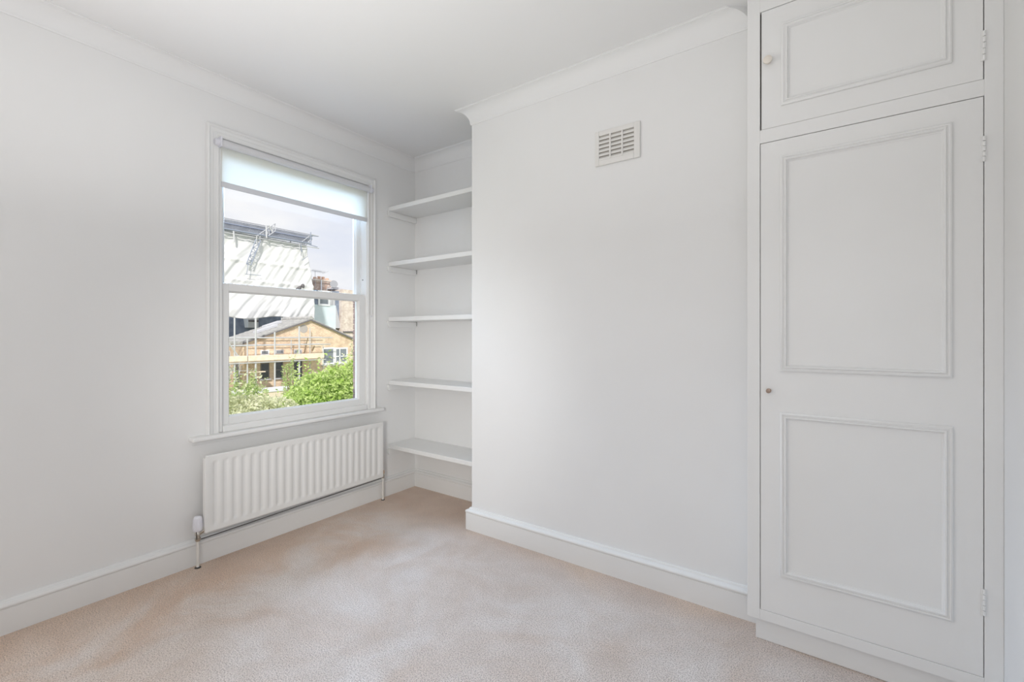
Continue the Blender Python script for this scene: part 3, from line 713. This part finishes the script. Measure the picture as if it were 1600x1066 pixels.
T((FX+.06, a.y-1, -.29), (FX+.06, b_.y+.1, -.29), r=.035, par=fs)
# lower lift clutter at the left
for (p, q) in (((357, 572), (366, 580)), ((366, 570), (361, 583)), ((372, 571), (375, 580)), ((378, 571), (373, 584)), ((357, 584), (382, 585)), ((357, 580), (398, 579)), ((370, 601), (366, 575))):
    T(at(*p, FX-.3), at(*q, FX-.3), r=.022, par=fs)
a2 = at(392, 583, FX); 
build('board', MB().box(FX-.3, FX+.05, a2.y-.1, a2.y+.8, a2.z, a2.z+.05), M['plank'], fs)

# --- neighbouring roofs to the right: dormer, slate slope, party wall
NXX = -35.0
nh = thing('dormer_house', (NXX-2, 20, GZ), 'house with a pale blue boarded dormer right of the sheeting', 'building')
ya, yb_ = at(488, 500, NXX).y, at(600, 500, NXX).y
build('rear_wall', MB().box(NXX-5, NXX-.6, ya, yb_, GZ, 1.15), M['stock_brick'], nh)
a, b_ = at(489.5, 514, NXX), at(524.5, 477.5, NXX)
build('blue_boarding', MB().box(NXX-.08, NXX, a.y, b_.y, a.z-.2, b_.z), M['blue_board'], nh)
build('dormer_cheek', MB().box(NXX-4, NXX-.09, a.y, b_.y, a.z-.2, b_.z+.9), M['lead'], nh)
w0, w1 = at(497, 477.5, NXX+.02), at(515.5, 455, NXX+.02)
wd = build('dormer_window', MB().box(NXX-.05, NXX+.06, w0.y, w0.y+.16, w0.z, w1.z).box(NXX-.05, NXX+.06, w1.y-.16, w1.y, w0.z, w1.z).box(NXX-.05, NXX+.06, w0.y+.16, w1.y-.16, w0.z, w0.z+.16).box(NXX-.05, NXX+.06, w0.y+.16, w1.y-.16, w1.z-.14, w1.z), M['white_frame'], nh)
build('pane', MB().box(NXX-.04, NXX, w0.y+.16, w1.y-.16, w0.z+.16, w1.z-.14), M['grey_glass'], wd)
build('slate_cladding', MB().box(NXX-.02, NXX+.02, a.y+.05, w0.y-.03, b_.z, w1.z), M['slate'], nh)
build('slate_cladding', MB().box(NXX-.02, NXX+.02, w1.y+.03, at(519, 470, NXX).y, b_.z, w1.z), M['lead'], nh)
c0_, c1_ = at(521, 455, NXX-.1), at(534, 512, NXX-.1)
q = [at(524.5, 478, NXX), at(524.5, 513, NXX), at(533, 513, NXX)]
build('flashing_board', MB().prism([(p_.y, p_.z) for p_ in q], 'x', NXX-.1, NXX+.03), M['lead'], nh)
q = [at(520, 455, NXX), at(534.5, 455, NXX), at(534.5, 512, NXX), at(524.5, 479, NXX)]
build('slate_slope', MB().prism([(p_.y, p_.z) for p_ in q], 'x', NXX-2.5, NXX-.11), M['slate'], nh)
p0, p1 = at(534.2, 519, NXX+.3), at(575, 456, NXX+.3)
build('party_wall', MB().box(NXX-4, NXX+.3, p0.y, p1.y, GZ, p1.z), M['pale_brick'], nh)
z_ = at(545, 519.5, NXX+.3).z
build('flashing', MB().box(NXX+.3, NXX+.40, p0.y+.1, p1.y, z_, z_+.10), M['tile_edge'], nh)
zr = at(530, 453.5, NXX-1).z
build('ridge', MB().prism([(at(513, 454, NXX-1).y, zr), (at(541, 454, NXX-1).y, zr-.03), (at(541, 454, NXX-1).y, zr+.05), (at(520, 454, NXX-1).y, zr+.22)], 'x', NXX-1.4, NXX-.6), M['lead'], nh)
# chimney stack
chx = -36.5
a, b_ = at(488.5, 462, chx), at(519, 443, chx)
ch = nh
build('chimney_stack', MB().box(chx-1.0, chx, a.y+.35, b_.y-.1, a.z-1.2, b_.z-.05), M['red_brick'], ch)
build('corbel_course', MB().box(chx-1.1, chx+.1, a.y+.2, b_.y+.05, b_.z-.05, b_.z+.10), M['red_brick'], ch)
build('corbel_course', MB().box(chx-1.16, chx+.16, a.y+.1, b_.y+.12, b_.z+.10, b_.z+.24), M['pale_brick'], ch)
for k_ in range(4):
    yy = a.y+.45+(b_.y-a.y-.7)*k_/3
    build('chimney_pot', MB().lathe((chx-.4, yy, b_.z+.24), (0, 0, 1), [(0, .16), (.05, .17), (.22, .13), (.26, .15), (.30, .15)][:(5 if k_ in (1, 2) else 3)], 12), M['pot'], ch)
build('flue_pipe', MB().tube((chx+.15, at(500.5, 450, chx).y, a.z), (chx+.15, at(500.5, 450, chx).y, b_.z+.2), .06, 8), M['white_frame'], ch)
cd = at(521.5, 444.5, chx+.9)
sd = thing('satellite_dish', tuple(cd), 'small grey satellite dish right of the brick chimney', 'satellite dish')
build('dish', MB().lathe(cd, (1, -.55, .25), [(0, .05), (.03, .18), (.07, .29), (.10, .33), (.11, .33)], 18), M['dish'], sd, smooth=True)
build('mount', MB().tube(cd, cd+Vector((-.4, -.35, -.25)), .03, 6).tube(cd+Vector((-.4, -.35, -.25)), cd+Vector((-.6, -.35, -1.0)), .03, 6), M['tube'], sd)
ae = at(492.5, 437, chx+.4)
aer = thing('television_aerial', tuple(ae), 'thin television aerial standing above the chimney', 'aerial')
tp = at(492.3, 423.5, chx+.4)
build('mast', MB().tube(Vector((ae.x, ae.y, ae.z-.6)), tp, .018, 6), M['lead'], aer)
b0_, b1_ = at(487.5, 422.5, chx+.4), at(508.5, 426, chx+.4)
build('boom', MB().tube(b0_, b1_, .022, 6), M['lead'], aer)
mb = MB()
for i in range(9):
    p_ = b0_.lerp(b1_, i/8); s_ = .28 if i < 8 else .45
    mb.tube(p_+Vector((-s_, 0, -.07)), p_+Vector((s_, 0, .07)), .012, 5)
build('antenna_rods', mb, M['lead'], aer)

# --- shrubs
def shrub(loc, blobs, n, leaf, lm, label, seed, stems=7, spikes=0):
    rg = random.Random(seed); root = thing('garden_shrub', loc, label, 'shrub')
    L0 = Vector(loc); mb = MB()
    for i in range(n):
        c, r = blobs[rg.randrange(len(blobs))] if rg.random() < .5 else max(rg.sample(blobs, min(2, len(blobs))), key=lambda q: q[1][0])
        while True:
            d = Vector((rg.uniform(-1, 1), rg.uniform(-1, 1), rg.uniform(-1, 1)))
            if d.length <= 1: break
        d = d.normalized() * (d.length ** .45) * rg.uniform(.86, 1.10)
        p = Vector(c) + Vector((d.x*r[0], d.y*r[1], d.z*r[2]))
        s = leaf*rg.uniform(.6, 1.35)
        nn = Vector((rg.uniform(-1, 1), rg.uniform(-1, 1), rg.uniform(-.1, 1.3))).normalized()
        u = nn.orthogonal().normalized(); u.rotate(Matrix.Rotation(rg.uniform(0, 6.28), 3, nn)); v_ = nn.cross(u)
        mb.quadlist([p-u*s*.5, p+v_*s*.24+nn*s*.05, p+u*s*.5-nn*s*.06, p-v_*s*.24+nn*s*.05], [(0, 1, 2, 3)])
    for k_ in range(spikes):                    # long shoots standing out of the crown
        c, r = rg.choice(blobs); p = Vector(c)+Vector((rg.uniform(-.7, .7)*r[0], rg.uniform(-.8, .8)*r[1], r[2]*.7))
        dr = Vector((rg.uniform(-.3, .3), rg.uniform(-.4, .4), 1)).normalized(); ln = rg.uniform(.3, .8)
        for q in range(int(ln/.05)):
            pp = p + dr*q*.05; s = leaf*rg.uniform(.7, 1.2)
            u = Vector((rg.uniform(-1, 1), rg.uniform(-1, 1), rg.uniform(0, .8))).normalized(); v_ = u.orthogonal().normalized()
            mb.quadlist([pp, pp+u*s*.5+v_*s*.25, pp+u*s, pp+u*s*.5-v_*s*.25], [(0, 1, 2, 3)])
    o = build('foliage', mb, M[lm], root); o['kind'] = 'stuff'
    mb = MB()
    for k_ in range(stems):
        c, r = blobs[k_ % len(blobs)]; b0 = L0+Vector((rg.uniform(-.15, .15), rg.uniform(-.15, .15), 0))
        c = Vector(c)+Vector((rg.uniform(-.3, .3)*r[0], rg.uniform(-.3, .3)*r[1], r[2]*.3)); mid = b0.lerp(c, .5)+Vector((0, 0, .15))
        mb.tube(b0, mid, .035, 6, .022); mb.tube(mid, c, .022, 6, .008)
    build('stems', mb, M['bark'], root)
    return root
def blob(px, py, x, ry, rz, rx=None): return (tuple(at(px, py, x)), (rx or ry, ry, rz))
G = lambda px, x: (x, at(px, 600, x).y, GZ)
shrub(G(515, -11), [blob(500, 618, -11, .75, .6), blob(525, 610, -11, .6, .65), blob(547, 600, -11.2, .40, .65), blob(478, 632, -10.8, .6, .45), blob(550, 625, -10.8, .6, .6)], 9000, .115, 'leaf_bright',
      'dense bright green shrub filling the lower right of the window view', 11, spikes=22)
shrub(G(540, -14), [blob(515, 602, -14, .75, .5), blob(536, 598, -14, .6, .55), blob(553, 585, -14, .3, .8)], 3600, .10, 'leaf_pale',
      'pale green shrub rising before the white framed window', 12, spikes=18)
shrub(G(455, -17), [blob(455, 600, -17, .30, .60), blob(449, 585, -17, .22, .45), blob(462, 616, -17, .5, .4)], 850, .10, 'leaf_mid',
      'slender light shrub standing before the middle dark window', 13, spikes=9)
shrub(G(372, -16), [blob(378, 618, -16, .42, .50), blob(400, 620, -16, .40, .40), blob(368, 634, -16, .6, .4), blob(394, 608, -16.3, .16, .36)], 2300, .10, 'leaf_mid',
      'mid green shrub with upright shoots at the lower left of the view', 14, spikes=16)
shrub(G(380, -9.5), [blob(365, 645, -9.5, .6, .32), blob(395, 640, -9.5, .5, .30), blob(425, 640, -9.6, .5, .28), blob(345, 660, -9.5, .7, .5)], 5200, .085, 'leaf_pale',
      'pale yellowish shrub along the sill at the lower left', 15, spikes=10)
shrub(G(440, -13.6), [blob(430, 636, -13.6, .5, .26), blob(458, 634, -13.6, .5, .36), blob(405, 642, -13.6, .5, .28)], 3000, .095, 'leaf_mid',
      'low mid green shrub between the left and right bushes', 16, spikes=10)

for o in list(bpy.data.objects):
    if '_w' in o.keys(): del o['_w']
